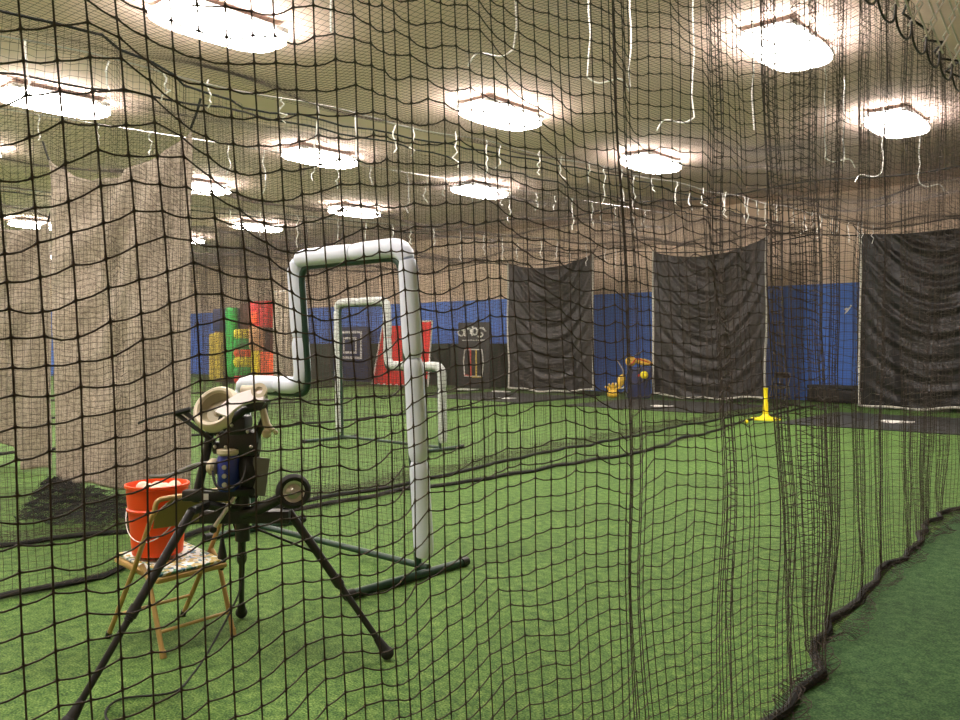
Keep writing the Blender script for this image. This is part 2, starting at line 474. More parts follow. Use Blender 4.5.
# ------------------------------------------------------------------ the nets
const = lambda v: (lambda t: np.full_like(t, v))
hanging_net('batting_cage_net', interp_fn([-1, 1, 3, 4.5, 6.5, 9, 14, 22], [-1.22, -1.25, -1.34, -1.50, -1.68, -1.75, -1.80, -2.0]),
            -.6, 21.2, lambda Y: 3.78 + .012 * Y, interp_fn([-1, 1.2, 2.5, 5, 9, 22], [.012, .022, .045, .06, .07, .08]),
            interp_fn([-1, 1.5, 3, 6, 22], [.55, .42, .30, .30, .40]), 3, .046, .00155,
            'nearest black net, hanging across the whole picture in front of everything', skirt=(.27, +1), wave=.021, lean=.06, lift=interp_fn([-1, .2, 1.6, 3, 6], [-.06, -.02, .10, .06, 0]),
            knots_to=4.2, stride=2, mname='net')
tz = lambda Y: np.interp(Y, [0, 3.4, 21], [3.4, 3.5, 4.2])
hanging_net('batting_cage_net', interp_fn([-1, 1, 2.5, 3.3, 4.0, 5, 10, 12.6, 15.6, 22], [-5.3, -5.3, -5.4, -5.95, -6.25, -6.2, -6.0, -6.35, -6.95, -7.45]),
            -.3, 21.0, tz, const(.05), const(.42), 31, .048, .0013,
            'black net dividing the first two cages, just behind the near screen frame', skirt=(.2, +1), wave=.02, stride=2)
hanging_net('batting_cage_net', interp_fn([-1, 1.5, 3, 3.7, 6, 8, 12, 22], [-6.9, -6.8, -6.52, -6.42, -6.5, -6.75, -7.2, -7.9]),
            -.3, 21.0, tz, const(.05), const(.45), 47, .048, .0013,
            'black net with a loose skirt on the turf in front of the tan curtains', skirt=(.8, -1), wave=.02, stride=2)
hanging_net('batting_cage_net', interp_fn([-1, 22], [-12.0, -13.75]), .5, 21.0, lambda Y: tz(Y) + .05, const(.06), const(.5), 53, .05, .0014,
            'dark net dividing the second and third cages, beyond the far screen frame', skirt=(.06, +1), stride=3)
hanging_net('batting_cage_net', interp_fn([-1, 22], [-17.6, -18.2]), 4, 21.0, lambda Y: tz(Y) + .05, const(.07), const(.6), 61, .055, .0024,
            'distant dark net between the third and fourth cages', skirt=(.1, +1), stride=4)
hanging_net('batting_cage_net', interp_fn([-1, 22], [-23.3, -23.6]), 8, 21.0, lambda Y: tz(Y) + .05, const(.08), const(.6), 67, .06, .003,
            'most distant dark net, in front of the colourful play structure', skirt=(.1, +1), stride=4)

def flat_net(name, P, r, label, m='netfar', rows_step=1):
    """P (a,b,3) full grid; strands in both directions with thinned nodes"""
    a, b, _ = P.shape
    k = 4
    ia = np.unique(np.append(np.arange(0, a, k), a - 1)); ib = np.unique(np.append(np.arange(0, b, k), b - 1))
    c1 = strands(P[:, ib], r, 3, (.05, .02, 1)); c2 = strands(P[ia].transpose(1, 0, 2), r, 3, (.05, .02, 1))
    me = np_mesh(name, [c1, c2]); o = link(name, me, M[m]); tag(o, label, 'net'); return o

def roof(x0, x1, y0, y1, cell, seed, label, r=.0013):
    xs = np.arange(x0, x1, cell); ys = np.arange(y0, y1, cell)
    Xg, Yg = np.meshgrid(xs, ys, indexing='ij')
    u = (Xg - x0) / (x1 - x0)
    side = np.interp(Yg, [0, 3.4, 21], [3.45, 3.55, 4.2])
    sag = -.10 * np.sin(np.pi * u) + .06 * np.sin(Yg * 1.25 + seed) * np.sin(np.pi * u) + .09 * np.sin(Yg * .5 + 2 * Xg + seed)
    sag += .05 * np.sin(2.6 * Yg + 1.4 * Xg + seed) * np.sin(3 * Xg)
    Z = side + .02 + sag * np.clip(np.minimum(u, 1 - u) / .1, 0, 1)
    Z = Z + (u > -1) * np.where(x1 > -3, .45 * u ** 2 * np.interp(Yg, [0, 10, 21], [1, .6, 0]), 0)
    flat_net('roof_net', np.stack([Xg, Yg, Z], 2), r, label)
roof(-6.1, -1.75, 1.2, 21, .048, 0.3, 'sagging roof net over the nearest cage, under the bright lights')
roof(-12.2, -6.9, 1.2, 21, .055, 1.7, 'sagging roof net over the second cage, above the tan curtain', .0014)
roof(-17.8, -12.2, 4, 21, .065, 2.9, 'sagging roof net over the third cage, far overhead', .0016)
roof(-23.4, -17.8, 8, 21, .08, 4.1, 'roof net over the most distant cages at far left', .002)

# a dense net drawn across the third cage and a net bunched on the turf
cl = .045
xs = np.arange(-17.6, -13.2, cl * .62); zs = np.arange(.03, 4.2, cl)
for dy, nm_, lb in ((0, 1, 'dense dark net drawn across the third cage, left of the tall near frame'), (.5, 2, 'second dense net drawn across the third cage, just behind the first')):
    Xg, Zg = np.meshgrid(xs, zs, indexing='ij')
    flat_net('cross_net', np.stack([Xg + .03 * np.sin(Xg * 17 + nm_), 10 + dy + .12 * np.sin(Xg * 8 + nm_) + .05 * np.sin(Xg * 21 + Zg), Zg + .03 * np.sin(Xg * 5)], 2), .0018, lb)
xs = np.arange(0, 1, .012); ys = np.arange(0, 1, .022)
U, V = np.meshgrid(xs, ys, indexing='ij')
Xp = -9.2 + 2.5 * U; ylo = np.interp(Xp, [-9.2, -7.35, -6.85], [3.55, 2.6, 2.85])
Yp = ylo + (3.66 - ylo) * V + .02 * np.sin(U * 60)
Zp = .015 + .05 * np.abs(np.sin(V * 9 + U * 14)) + .03 * np.abs(np.sin(U * 37 + V * 5)) + .012 * nr.rand(*U.shape)
a_ = strands(np.stack([Xp, Yp, Zp], 2), .0022, 3, (.05, .02, 1)); b_ = strands(np.stack([Xp, Yp, Zp + .012], 2).transpose(1, 0, 2).copy(), .0022, 3, (.05, .02, 1))
c_ = strands(np.stack([Xp[:, ::-1] + .02, Yp[:, ::-1], Zp + .03], 2), .0022, 3, (.05, .02, 1))
tag(link('net_pile', np_mesh('net_pile', [a_, b_, c_]), M['rope']), 'dark net bunched flat on the turf at the foot of the tan curtain', 'net')

# end nets hanging at the far end behind the dark curtains
def end_net(x0, x1, label, seed, m='netfar'):
    cell = .06
    xs = np.arange(x0, x1, cell); zs = np.arange(.02, 4.2, cell)
    Xg, Zg = np.meshgrid(xs, zs, indexing='ij')
    Yg = 21.3 + .10 * np.sin(Xg * 9 + seed) + .05 * np.sin(Xg * 23) + .04 * np.sin(Zg * 2 + Xg)
    Xj = Xg + .05 * np.sin(Xg * 11 + seed)
    flat_net('end_net', np.stack([Xj, Yg, Zg], 2), .0018, label, m)
end_net(-7.3, -2.0, 'fine dark net closing the far end of the nearest cage, behind the rightmost black curtain', 1)
end_net(-12.9, -7.9, 'fine dark net behind the middle black curtain closing the second cage', 2)
end_net(-18.2, -13.0, 'fine dark net behind the leftmost black curtain closing the third cage', 3)

# ------------------------------------------------------------------ cables and cords
def wire(name, pts, r, m, label, cat, group=None):
    bm = bmesh.new(); tube(bm, pts, r, 6); o = obj(name, bm, m); tag(o, label, cat, group); return o
def zc(y): return float(np.interp(y, [0, 3.4, 21], [3.4, 3.5, 4.2])) + .03
wire('support_cable', [(-5.9 if 1 else 0, y, zc(y) + .02 * math.sin(y * 3)) for y in np.linspace(-.3, 21, 60)], .006, M['cable'],
     'steel cable holding up the net between the first two cages', 'cable')
wire('support_cable', [(-9.2, y, zc(y) + .35) for y in np.linspace(-.3, 21, 30)], .006, M['cable'],
     'steel cable running over the tan curtains at upper left', 'cable')
wire('support_cable', [(-12.4, y, zc(y) + .06) for y in np.linspace(.5, 21, 40)], .006, M['cable'],
     'steel cable holding up the net between the second and third cages', 'cable')
wire('support_cable', [(x, 15.1 + .05 * math.sin(x), 4.42 - .10 * math.sin((x + 16) * .9) ** 2) for x in np.linspace(-16, -1.8, 50)], .014, M['rope'],
     'thick black cable crossing the cages below the ceiling', 'cable')
wire('support_cable', [(x, 20.9, 4.22 + .0 - .22 * abs(math.sin((x + 2.1) * math.pi / 5.4))) for x in np.linspace(-23, -2.0, 120)], .016, M['rope'],
     'scalloped black cable along the top of the far curtains', 'cable')

def tie_cord(x, y, ztop, L, s, row):
    g = random.Random(s); pts = []; n = 7
    for k in range(n + 1):
        t = k / n
        pts.append((x + g.uniform(-.014, .014) * k * .5 + .04 * t * g.uniform(-1, 1), y + g.uniform(-.02, .02), ztop - L * t))
    bm = bmesh.new(); tube(bm, pts, .0065, 5)
    for k in range(3):   # knots
        p = pts[g.randint(1, n - 1)]; sphere(bm, p, .010, u=6, v=5)
    o = obj('tie_cord', bm, M['white_cord'])
    return tag(o, 'short white cord hanging from the cable ' + row, 'cord', 'white tie cords on the cable ' + row)
k = 0
for y in np.arange(2.3, 20, .45):
    tie_cord(-5.9 + rnd.uniform(-.1, .1), y + rnd.uniform(-.15, .15), zc(y) + .02, rnd.uniform(.18, .5), k, 'between the first two cages'); k += 1
for y in np.arange(2.6, 16, .55):
    tie_cord(-9.2, y + rnd.uniform(-.2, .2), zc(y) + .35, rnd.uniform(.25, .6), k, 'over the tan curtains'); k += 1
for y in np.arange(5, 20, .7):
    tie_cord(-12.4, y + rnd.uniform(-.15, .15), zc(y) + .06, rnd.uniform(.3, .7), k, 'between the second and third cages'); k += 1
def hang_cord(x, y, z1, hook, s, lab, z0=HC):
    g = random.Random(s)
    pts = [Vector((x + .012 * math.sin(k * 1.7 + s), y + .012 * math.cos(k * 2.1 + s), z0 + (z1 - z0) * k / 10)) for k in range(11)]
    if hook:
        pts = pts[:-1] + spline([pts[-1], pts[-1] + Vector((hook * .08, hook * .06, -.05)), pts[-1] + Vector((hook * .22, hook * .16, -.02)), pts[-1] + Vector((hook * .27, hook * .22, -.12))], 5)
    bm = bmesh.new(); tube(bm, pts, .0075, 6)
    for _ in range(4):
        sphere(bm, pts[g.randint(5, 9)], .012, u=6, v=5)
    tag(obj('suspension_cord', bm, M['white_cord']), lab, 'cord', 'white cords hanging from the ceiling to the roof net')
cord_labels = ['long white cord with a hook left of the other long ones, top centre', 'long white cord bent to the right at its foot, right of top centre',
    'long straight white cord at the top, between two bent ones', 'long white cord ending left above the middle black curtain, near the top',
    'straight white cord left of the big round-looking ceiling light', 'white cord below the big round-looking ceiling light, bent right at its end',
    'straight white cord just below the big round-looking ceiling light', 'bent white cord under the left end of the far right ceiling light',
    'white cord nearest the largest ceiling light at top left', 'white cord under the right end of the far right ceiling light']
for n_, (x, y, z1, hk) in enumerate([(-4.05, 5.0, 3.75, -1), (-3.95, 5.85, 3.72, 1), (-3.95, 6.5, 3.78, 0), (-3.7, 7.2, 3.62, -1), (-3.6, 8.3, 3.7, 0),
                                     (-3.5, 10.1, 3.7, 1), (-3.45, 10.6, 3.66, 0), (-3.4, 12.0, 3.8, -1), (-4.5, 3.6, 3.6, 0), (-3.3, 13.4, 3.85, 1)]):
    hang_cord(x, y, z1, hk, n_, cord_labels[n_], 4.75 if y > 9 else HC)

# ------------------------------------------------------------------ hanging curtains
def curtain(name, x0, x1, y, z0, ztl, ztr, dip, label, m, edge=True, seed=1, amp=.078, swag=True, lean=(0, 0), zb_slope=0.0, group=None):
    t = thing(name, label, 'curtain', ((x0 + x1) / 2, y, z0), 0, group)
    W = x1 - x0; nx, nz = 90, 110
    th = .012
    bm = bmesh.new(); g = np.random.RandomState(seed)
    grid = []
    ph = g.uniform(0, 6, 6)
    for i in range(nx + 1):
        u = i / nx; col = []
        top = ztl * (1 - u) + ztr * u - dip * math.sin(math.pi * u) ** .8 * (1 if dip > 0 else 0)
        bot = z0 + zb_slope * u + .05 * math.sin(u * 5 + ph[0]) + .02 * math.sin(u * 17 + ph[1])
        for j in range(nz + 1):
            v = j / nz; z = bot + (top - bot) * v
            x = (u - .5) * W + lean[0] * (1 - v) * (1 - u) + lean[1] * (1 - v) * u
            x += .02 * math.sin(v * 9 + ph[2]) * (1 - abs(2 * u - 1) * .3)
            d = .0
            if swag:
                cen = 4 * (u - .5) ** 2
                lvl = (1 - v) * 4.2 + cen * (1.5 - .9 * (1 - v))
                fade = math.sin(math.pi * min(1, u * 1.0)) ** .6 * (.25 + .75 * v ** .7)
                d += amp * fade * (math.sin(lvl * 13.0 + 1.2 * math.sin(u * 4 + ph[3])) * .6 + .35 * math.sin(lvl * 23 + 2 * math.sin(u * 7)))
                d += amp * .8 * math.sin(u * 26 + ph[4] + 2 * v) * (1 - v) * .7
                d += amp * .5 * math.sin(u * 41 + v * 9) * (.5 - .3 * v)
            else:
                d += amp * (1.1 * math.sin(u * 8 + ph[3] + v * 1.5) + .5 * math.sin(u * 19 + ph[4] - v * 2.5))
                cen = abs(u - .75)
                d += amp * .55 * math.sin((v * 5 + (1 - u) * 7 * (.3 + v)) * 3) * v
                d *= .12 + .88 * math.sin(math.pi * u) ** .7
            col.append(Vector((x, d, z - z0)))
        grid.append(col)
    front = [[bm.verts.new(p) for p in c] for c in grid]
    back = [[bm.verts.new(p + Vector((0, th, 0))) for p in c] for c in grid]
    for i in range(nx):
        for j in range(nz):
            bm.faces.new((front[i][j], front[i + 1][j], front[i + 1][j + 1], front[i][j + 1]))
            bm.faces.new((back[i][j], back[i][j + 1], back[i + 1][j + 1], back[i + 1][j]))
    for i in range(nx):
        bm.faces.new((front[i][0], back[i][0], back[i + 1][0], front[i + 1][0])); bm.faces.new((front[i][nz], front[i + 1][nz], back[i + 1][nz], back[i][nz]))
    for j in range(nz):
        bm.faces.new((front[0][j], front[0][j + 1], back[0][j + 1], back[0][j])); bm.faces.new((front[nx][j], back[nx][j], back[nx][j + 1], front[nx][j + 1]))
    obj('fabric', bm, m, t, recalc=False)
    if edge:
        for pth in ([c for c in grid[0]], [c for c in grid[-1]], [grid[i][0] for i in range(nx + 1)]):
            bm = bmesh.new(); tube(bm, [p + Vector((0, -.012, 0)) for p in pth[::2]], .03, 6)
            obj('edge_binding', bm, M['edge'], t)
    for (p, sx) in ((grid[0][nz], -1), (grid[-1][nz], 1)):    # corner tie
        bm = bmesh.new(); tube(bm, [p, p + Vector((sx * .10, 0, .12)), p + Vector((sx * .16, 0, .22))], .012, 6)
        obj('corner_tie', bm, M['rope'], t)
    return t
curtain('backstop_curtain', -17.1, -13.86, 20.75, .12, 4.12, 4.2, .28, 'black vinyl curtain furthest left of the three dark ones on the far wall', M['tarp'], seed=1)
curtain('backstop_curtain', -11.84, -8.61, 20.75, .12, 4.1, 4.25, .30, 'black swagged vinyl curtain in the middle, just left of the yellow tee', M['tarp'], seed=2)
curtain('backstop_curtain', -6.35, -3.1, 20.75, .10, 4.12, 4.2, .12, 'black vinyl curtain at the right edge with white taped border', M['tarp'], seed=3)
curtain('divider_curtain', -9.52, -6.64, 3.75, .03, 3.50, 3.36, .34, 'tan see-through curtain right of the other tan one, behind the orange bucket', M['tan_tarp'], edge=False, seed=4, amp=.11, swag=False, lean=(.16, 0), zb_slope=.0)
curtain('divider_curtain', -11.95, -10.12, 3.95, .20, 3.1, 2.92, .12, 'tan hanging curtain at the left edge of the picture', M['tan_tarp2'], edge=False, seed=5, amp=.10, swag=False, zb_slope=-.15)

# ------------------------------------------------------------------ L-shaped pitching screens
def l_screen(label, ox, oy, W, H, nx_, nz_, flip, lean, pad, rp, feet=True):
    t = thing('pitching_screen', label, 'pitching screen', (ox, oy, 0), 0)
    sg = -1 if flip else 1
    # local: x from 0 (tall side) to W (notch side) in direction sg
    def L(x, z, dy=0): return Vector((sg * x, -lean * z + dy, z))
    path = [L(0, .13), L(0, H), L(nx_, H), L(nx_, nz_), L(W, nz_), L(W, .13)]
    pth = smooth_path(path, .13, 6)
    i = rp * .95
    fr = [L(i, .02), L(i, H - i), L(nx_ - i, H - i), L(nx_ - i, nz_ - i), L(W - i, nz_ - i), L(W - i, .02)]
    bm = bmesh.new(); tube(bm, smooth_path(fr, .12, 5), .024, 10); obj('frame_tube', bm, M['frame'], t)
    # pad sleeves: cut the smoothed path by length
    cum = [0]
    for a, b in zip(pth, pth[1:]): cum.append(cum[-1] + (b - a).length)
    def at(s):
        for k in range(len(cum) - 1):
            if cum[k + 1] >= s:
                q = (s - cum[k]) / max(1e-6, cum[k + 1] - cum[k]); return pth[k].lerp(pth[k + 1], q)
        return pth[-1]
    tot = cum[-1]; s = 0
    seg = [.62, .66, .62, .55, .60, .55, .62, .5, .6, .7, .7]
    q = 0
    while s < tot - .05:
        l_ = seg[q % len(seg)]; e = min(tot, s + l_)
        if tot - e < .25: e = tot
        n = max(6, int((e - s) / .035)); ps, rs = [], []
        for k in range(n + 1):
            u = k / n; ps.append(at(s + (e - s) * u))
            ed = min(u, 1 - u) * (e - s)
            rs.append(rp * (.80 + .20 * min(1, ed / .045)) * (1 + .02 * math.sin(s * 9 + u * 7)))
        bm = bmesh.new(); tube(bm, ps, rs, 16); obj('foam_sleeve', bm, pad, t)
        s = e + .006; q += 1
    # T feet and base bar
    for xx, (a, b) in ((-.03, (-.66, .34)), (W - i, (-.42, .45))):
        bm = bmesh.new(); tube(bm, [(sg * xx, a, .03), (sg * xx, b, .03)], .027, 10); f = obj('foot', bm, M['frame'], t)
        for yy in (a, b):
            bm = bmesh.new(); tube(bm, [(sg * xx, yy - .03, .032), (sg * xx, yy + .03, .032)], .031, 10); obj('end_cap', bm, M['cap'], f)
    bm = bmesh.new(); tube(bm, [(sg * -.03, 0, .06), (sg * (W - i), 0, .06)], .022, 10); obj('base_bar', bm, M['frame'], t)
    # screen netting
    c = .048; ch = []
    xs = np.arange(i, W - i, c)
    for x in xs:
        zt = (H - i) if x < nx_ - i else (nz_ - i)
        zz = np.linspace(.06, zt, 12)
        ch.append(strands(np.stack([np.full(12, sg * x), -lean * zz + .015 * np.sin(zz * 4 + x * 3), zz], 1)[None], .001, 3, (1, .1, 0)))
    for z in np.arange(.08, H - i, c):
        xe = (W - i) if z < nz_ - i else (nx_ - i)
        xx = np.linspace(i, xe, 12)
        ch.append(strands(np.stack([sg * xx, np.full(12, -lean * z) + .01 * np.sin(xx * 5), z - .012 * np.sin(xx / xe * math.pi)], 1)[None], .001, 3, (0, 0, 1)))
    link('screen_net', np_mesh('screen_net', ch), M['netfar'], t)
    return t
l_screen('tall white padded L-shaped screen frame on dark green feet behind the pitching machine', -3.85, 3.83, 1.99, 2.12, 1.17, 1.2, True, .075, M['pad'], .064)
l_screen('smaller-looking white padded screen frame further back, in the second cage', -10.40, 8.45, 2.26, 2.16, 1.15, 1.2, False, .02, M['pad2'], .062)

# ------------------------------------------------------------------ pitching machine (local x right, y away from camera)
def machine():
    t = thing('pitching_machine', 'black three-legged pitching machine with cream wheel and blue motor', 'pitching machine', (-3.43, 2.21, 0), YAW)
    # legs
    for a, b in (((-.17, -.22, .76), (-.49, -.69, .03)), ((.19, .03, .735), (.67, .035, .035)), ((-.02, .05, .80), (-.196, .64, .035))):
        A, B = Vector(a), Vector(b)
        bm = bmesh.new(); tube(bm, [A, A.lerp(B, .55)], .020, 10); tube(bm, [A.lerp(B, .5), B], .015, 10); lg = obj('leg', bm, M['bmetal'], t)
        d = (B - A).normalized()
        bm = bmesh.new(); sphere(bm, B, .032, sz=1.0); bm2 = bm
        tube(bm2, [B - d * .09, B - d * .01], [.017, .027], 10); obj('rubber_foot', bm2, M['rubber'], lg)
        bm = bmesh.new(); tube(bm, [A.lerp(B, .5) - d * .02, A.lerp(B, .5) + d * .03], .025, 10); obj('leg_clamp', bm, M['bmetal'], lg)
    # main cross beams
    bm = bmesh.new(); box(bm, -.20, .22, -.035, .035, .665, .725, .008); obj('lower_beam', bm, M['bmetal'], t)
    bm = bmesh.new(); box(bm, -.27, -.03, -.06, .0, .775, .825, .008); ub = obj('upper_beam', bm, M['bmetal'], t)
    bm = bmesh.new(); box(bm, -.175, -.145, -.0612, -.059, .783, .812); obj('white_sticker', bm, M['white'], ub)['label'] = 'small white sticker'
    bm = bmesh.new(); tube(bm, [(-.17, -.22, .76), (-.15, -.06, .76), (.0, 0, .72)], .022, 8); tube(bm, [(-.02, .05, .80), (0, 0, .70)], .022, 8); obj('leg_bracket', bm, M['bmetal'], t)
    # centre post and swivel
    bm = bmesh.new(); tube(bm, [(-.005, 0, .58), (-.005, 0, .83)], .034, 16); obj('centre_post', bm, M['bmetal'], t)
    bm = bmesh.new(); lathe(bm, [(0, 0), (.075, 0), (.08, .012), (.08, .03), (.06, .04), (0, .04)], 24, Matrix.Translation((-.01, 0, .80))); obj('swivel_plate', bm, M['bmetal'], t)
    # lever from the post
    bm = bmesh.new(); tube(bm, [(-.02, -.06, .80), (-.07, -.09, .72), (-.11, -.10, .66)], .010, 8); lv = obj('adjusting_lever', bm, M['silver'], t)
    bm = bmesh.new(); sphere(bm, (-.112, -.10, .655), .018, u=10, v=8); obj('knob', bm, M['cap'], lv)
    # transport wheel on its arm
    bm = bmesh.new(); tube(bm, spline([(.0, -.02, .71), (.08, -.04, .735), (.18, -.05, .785)], 5), .026, 10); obj('wheel_arm', bm, M['bmetal'], t)
    ax = Vector((.35, -.93, .05))
    mm = axis_mat((.25, -.07, .825), ax)
    bm = bmesh.new()
    lathe(bm, [(.050, -.018), (.066, -.022), (.078, -.012), (.081, 0), (.078, .012), (.066, .022), (.050, .018), (.050, -.018)], 36, mm)
    w = obj('transport_wheel', bm, M['rubber'], t)
    bm = bmesh.new(); lathe(bm, [(0, .024), (.014, .024), (.018, .016), (.034, .008), (.044, .016), (.051, .018), (.051, -.014), (0, -.014)], 30, mm); obj('wheel_hub', bm, M['silver'], w)
    # head casting
    bm = bmesh.new()
    box(bm, -.10, .075, -.06, .06, .985, 1.10, .02, Matrix.Rotation(R(0), 4, 'Y'))
    box(bm, -.06, .03, -.07, .07, 1.08, 1.17, .02)
    tube(bm, [(-.13, -.02, 1.02), (.08, -.02, 1.02)], .030, 12)
    tube(bm, [(-.08, -.06, 1.12), (.02, -.06, 1.20), (.09, -.03, 1.22)], .022, 10)
    obj('head_casting', bm, M['bmetal'], t)
    bm = bmesh.new()
    for p in ((-.14, -.05, 1.10), (-.10, -.065, 1.08), (-.06, -.075, 1.03), (.04, -.07, 1.10), (.055, -.07, 1.03), (-.03, -.08, 1.13), (-.115, -.06, 1.03)):
        sphere(bm, p, .0085, u=8, v=6)
    obj('bolt_heads', bm, M['silver'], t)
    # rear bar
    bm = bmesh.new(); tube(bm, [(-.155, .04, 1.20), (-.175, .03, 1.02), (-.235, .02, .76)], .021, 10); obj('rear_bar', bm, M['bmetal'], t)
    bm = bmesh.new(); tube(bm, [(.055, .02, 1.05), (.045, .02, .78)], .020, 10); obj('front_bar', bm, M['bmetal'], t)
    # motor: blue body, cream end and caps
    bm = bmesh.new(); lathe(bm, [(0, 0), (.045, 0), (.050, .01), (.050, .15), (.044, .165), (0, .165)], 28, Matrix.Translation((-.055, -.05, .825))); mo = obj('motor', bm, M['bluem'], t)
    bm = bmesh.new(); lathe(bm, [(0, 0), (.04, 0), (.052, .012), (.052, .028), (.03, .034), (0, .034)], 28, Matrix.Translation((-.055, -.05, .988))); obj('motor_cap', bm, M['cream'], mo)
    bm = bmesh.new()
    for zz in (.86, .90, .94): tube(bm, [(-.058, -.098, zz), (-.058, -.108, zz)], .011, 10)
    obj('motor_terminal', bm, M['silver'], mo)
    bm = bmesh.new(); lathe(bm, [(0, -.02), (.03, -.02), (.040, -.008), (.040, .008), (.03, .02), (0, .02)], 24, Matrix.Translation((-.125, -.05, .935)) @ Matrix.Rotation(R(90), 4, 'Y') @ Matrix.Rotation(R(15), 4, 'X')); obj('capacitor_cover', bm, M['cream'], mo)
    bm = bmesh.new(); tube(bm, spline([(-.12, -.08, .92), (-.09, -.12, .86), (-.04, -.11, .84), (.02, -.09, .88), (.03, -.05, .95)], 6), .006, 6); obj('motor_cable', bm, M['rubber'], mo)
    # lower wheel (mostly edge-on) behind the motor
    mm = axis_mat((-.01, .06, .90), (.9, .35, .1))
    bm = bmesh.new(); lathe(bm, [(.07, -.03), (.115, -.036), (.13, -.02), (.135, 0), (.13, .02), (.115, .036), (.07, .03), (.07, -.03)], 40, mm); lw = obj('lower_wheel', bm, M['rubber'], t)
    bm = bmesh.new(); lathe(bm, [(0, .022), (.03, .022), (.05, .01), (.072, .02), (.072, -.02), (0, -.02)], 30, mm); obj('wheel_dish', bm, M['greyp'], lw)
    bm = bmesh.new(); box(bm, .0, .075, -.008, .008, -.09, .09, .006, Matrix.Translation((.045, -.03, .89)) @ Matrix.Rotation(R(7), 4, 'Y') @ Matrix.Rotation(R(12), 4, 'Z')); obj('side_panel', bm, M['greyp'], t)
    # upper wheel: cream, dished, tipped up
    ax = Vector((-.22, -.78, .52)); c0 = Vector((-.115, -.02, 1.20))
    mm = axis_mat(c0, ax)
    bm = bmesh.new(); lathe(bm, [(.078, -.026), (.100, -.034), (.112, -.022), (.116, 0), (.110, .022), (.098, .032), (.086, .030), (.078, .02), (.078, -.026)], 44, mm); uw = obj('upper_wheel', bm, M['cream'], t)
    bm = bmesh.new(); lathe(bm, [(0, -.012), (.022, -.012), (.03, -.02), (.060, -.018), (.079, .018), (.079, -.024), (0, -.028)], 36, mm); obj('wheel_dish', bm, M['dish'], uw)
    bm = bmesh.new(); lathe(bm, [(0, .004), (.013, .004), (.015, -.012), (0, -.012)], 16, mm); obj('axle_nut', bm, M['silver'], uw)
    # curved pale guard plate and black fender beside the wheel
    def arc_plate(a0, a1, r0, r1, cx, cz, y0, y1, n=14):
        bm = bmesh.new(); rings = []
        for k in range(n + 1):
            a = R(a0 + (a1 - a0) * k / n); c, s = math.cos(a), math.sin(a)
            rings.append([bm.verts.new((cx + rr * c, yy, cz + rr * s)) for rr, yy in ((r0, y0), (r1, y0), (r1, y1), (r0, y1))])
        for p, q in zip(rings, rings[1:]):
            for k in range(4): bm.faces.new((p[k], p[(k + 1) % 4], q[(k + 1) % 4], q[k]))
        bm.faces.new(rings[0]); bm.faces.new(rings[-1]); return bm
    obj('black_fender', arc_plate(60, 178, .105, .150, .045, 1.105, -.07, .05), M['bmetal'], t, smooth=False)
    bm = arc_plate(84, 158, .140, .205, .045, 1.10, -.085, -.07)
    bmesh.ops.rotate(bm, cent=(.0, -.08, 1.22), matrix=Matrix.Rotation(R(-38), 3, 'X'), verts=bm.verts)
    bmesh.ops.translate(bm, vec=(.065, -.05, .01), verts=bm.verts)
    obj('pale_guard', bm, M['palecream'], t, smooth=False)
    # cream ball chute at the top right
    bm = bmesh.new()
    tube(bm, [(.01, -.05, 1.29), (.07, -.06, 1.285), (.12, -.05, 1.27)], [.024, .028, .026], 12)
    obj('ball_chute', bm, M['cream'], t)
    bm = bmesh.new(); lathe(bm, [(.018, 0), (.036, 0), (.036, .02), (.018, .02), (.018, 0)], 20, axis_mat((.10, -.08, 1.285), (0, -.9, .4))); obj('chute_collar', bm, M['cream'], t)
    bm = bmesh.new(); tube(bm, [(.10, -.03, 1.20), (.12, -.04, 1.13), (.145, -.05, 1.10)], [.016, .018, .02], 10); sphere(bm, (.125, -.06, 1.09), .022, u=10, v=8); sphere(bm, (.165, -.05, 1.095), .012, u=8, v=6)
    obj('release_handle', bm, M['cream'], t)
    bm = bmesh.new(); tube(bm, [(.06, 0, 1.06), (.10, 0, 1.16), (.10, 0, 1.24)], .017, 10); obj('chute_bracket', bm, M['bmetal'], t)
    # aiming rods sticking out to the left
    bm = bmesh.new(); tube(bm, [(-.30, -.02, 1.175), (-.12, -.05, 1.05)], .011, 8); tube(bm, [(-.275, -.02, 1.19), (-.10, -.05, 1.08)], .011, 8)
    tube(bm, [(-.31, -.03, 1.18), (-.24, -.02, 1.20)], .013, 8); obj('aiming_handle', bm, M['bmetal'], t)
    bm = bmesh.new(); tube(bm, spline([(-.31, -.02, 1.185), (-.42, .0, 1.16), (-.50, .02, 1.13)], 4), .006, 6); obj('handle_rod', bm, M['bmetal'], t)
    bm = bmesh.new(); tube(bm, spline([(-.14, -.05, .955), (-.22, -.05, .94), (-.33, -.05, .895), (-.42, -.05, .89)], 4), .009, 8); obj('tilt_rod', bm, M['greyp'], t)
    # strut braces
    bm = bmesh.new(); tube(bm, [(.0, .0, .66), (.33, .02, .52)], .006, 6); tube(bm, [(-.005, .0, .60), (-.06, .22, .60)], .006, 6); obj('strut', bm, M['bmetal'], t)
    return t
machine()
bm = bmesh.new()
tube(bm, spline([(-3.47, 2.18, .66), (-3.55, 2.28, .50), (-3.60, 2.30, .30), (-3.52, 2.10, .10), (-3.45, 1.95, .012), (-3.35, 1.80, .010), (-3.45, 1.62, .010), (-3.30, 1.50, .010), (-2.95, 1.52, .010), (-2.85, 1.75, .010)], 8), .005, 6)
cord = obj('power_cord', bm, M['rubber']); tag(cord, 'black power cord drooping from the pitching machine to the turf', 'cord')
bm = bmesh.new(); tube(bm, [(-3.86, 2.36, .50), (-3.87, 2.365, .40), (-3.88, 2.37, .33)], [.008, .024, .010], 10)
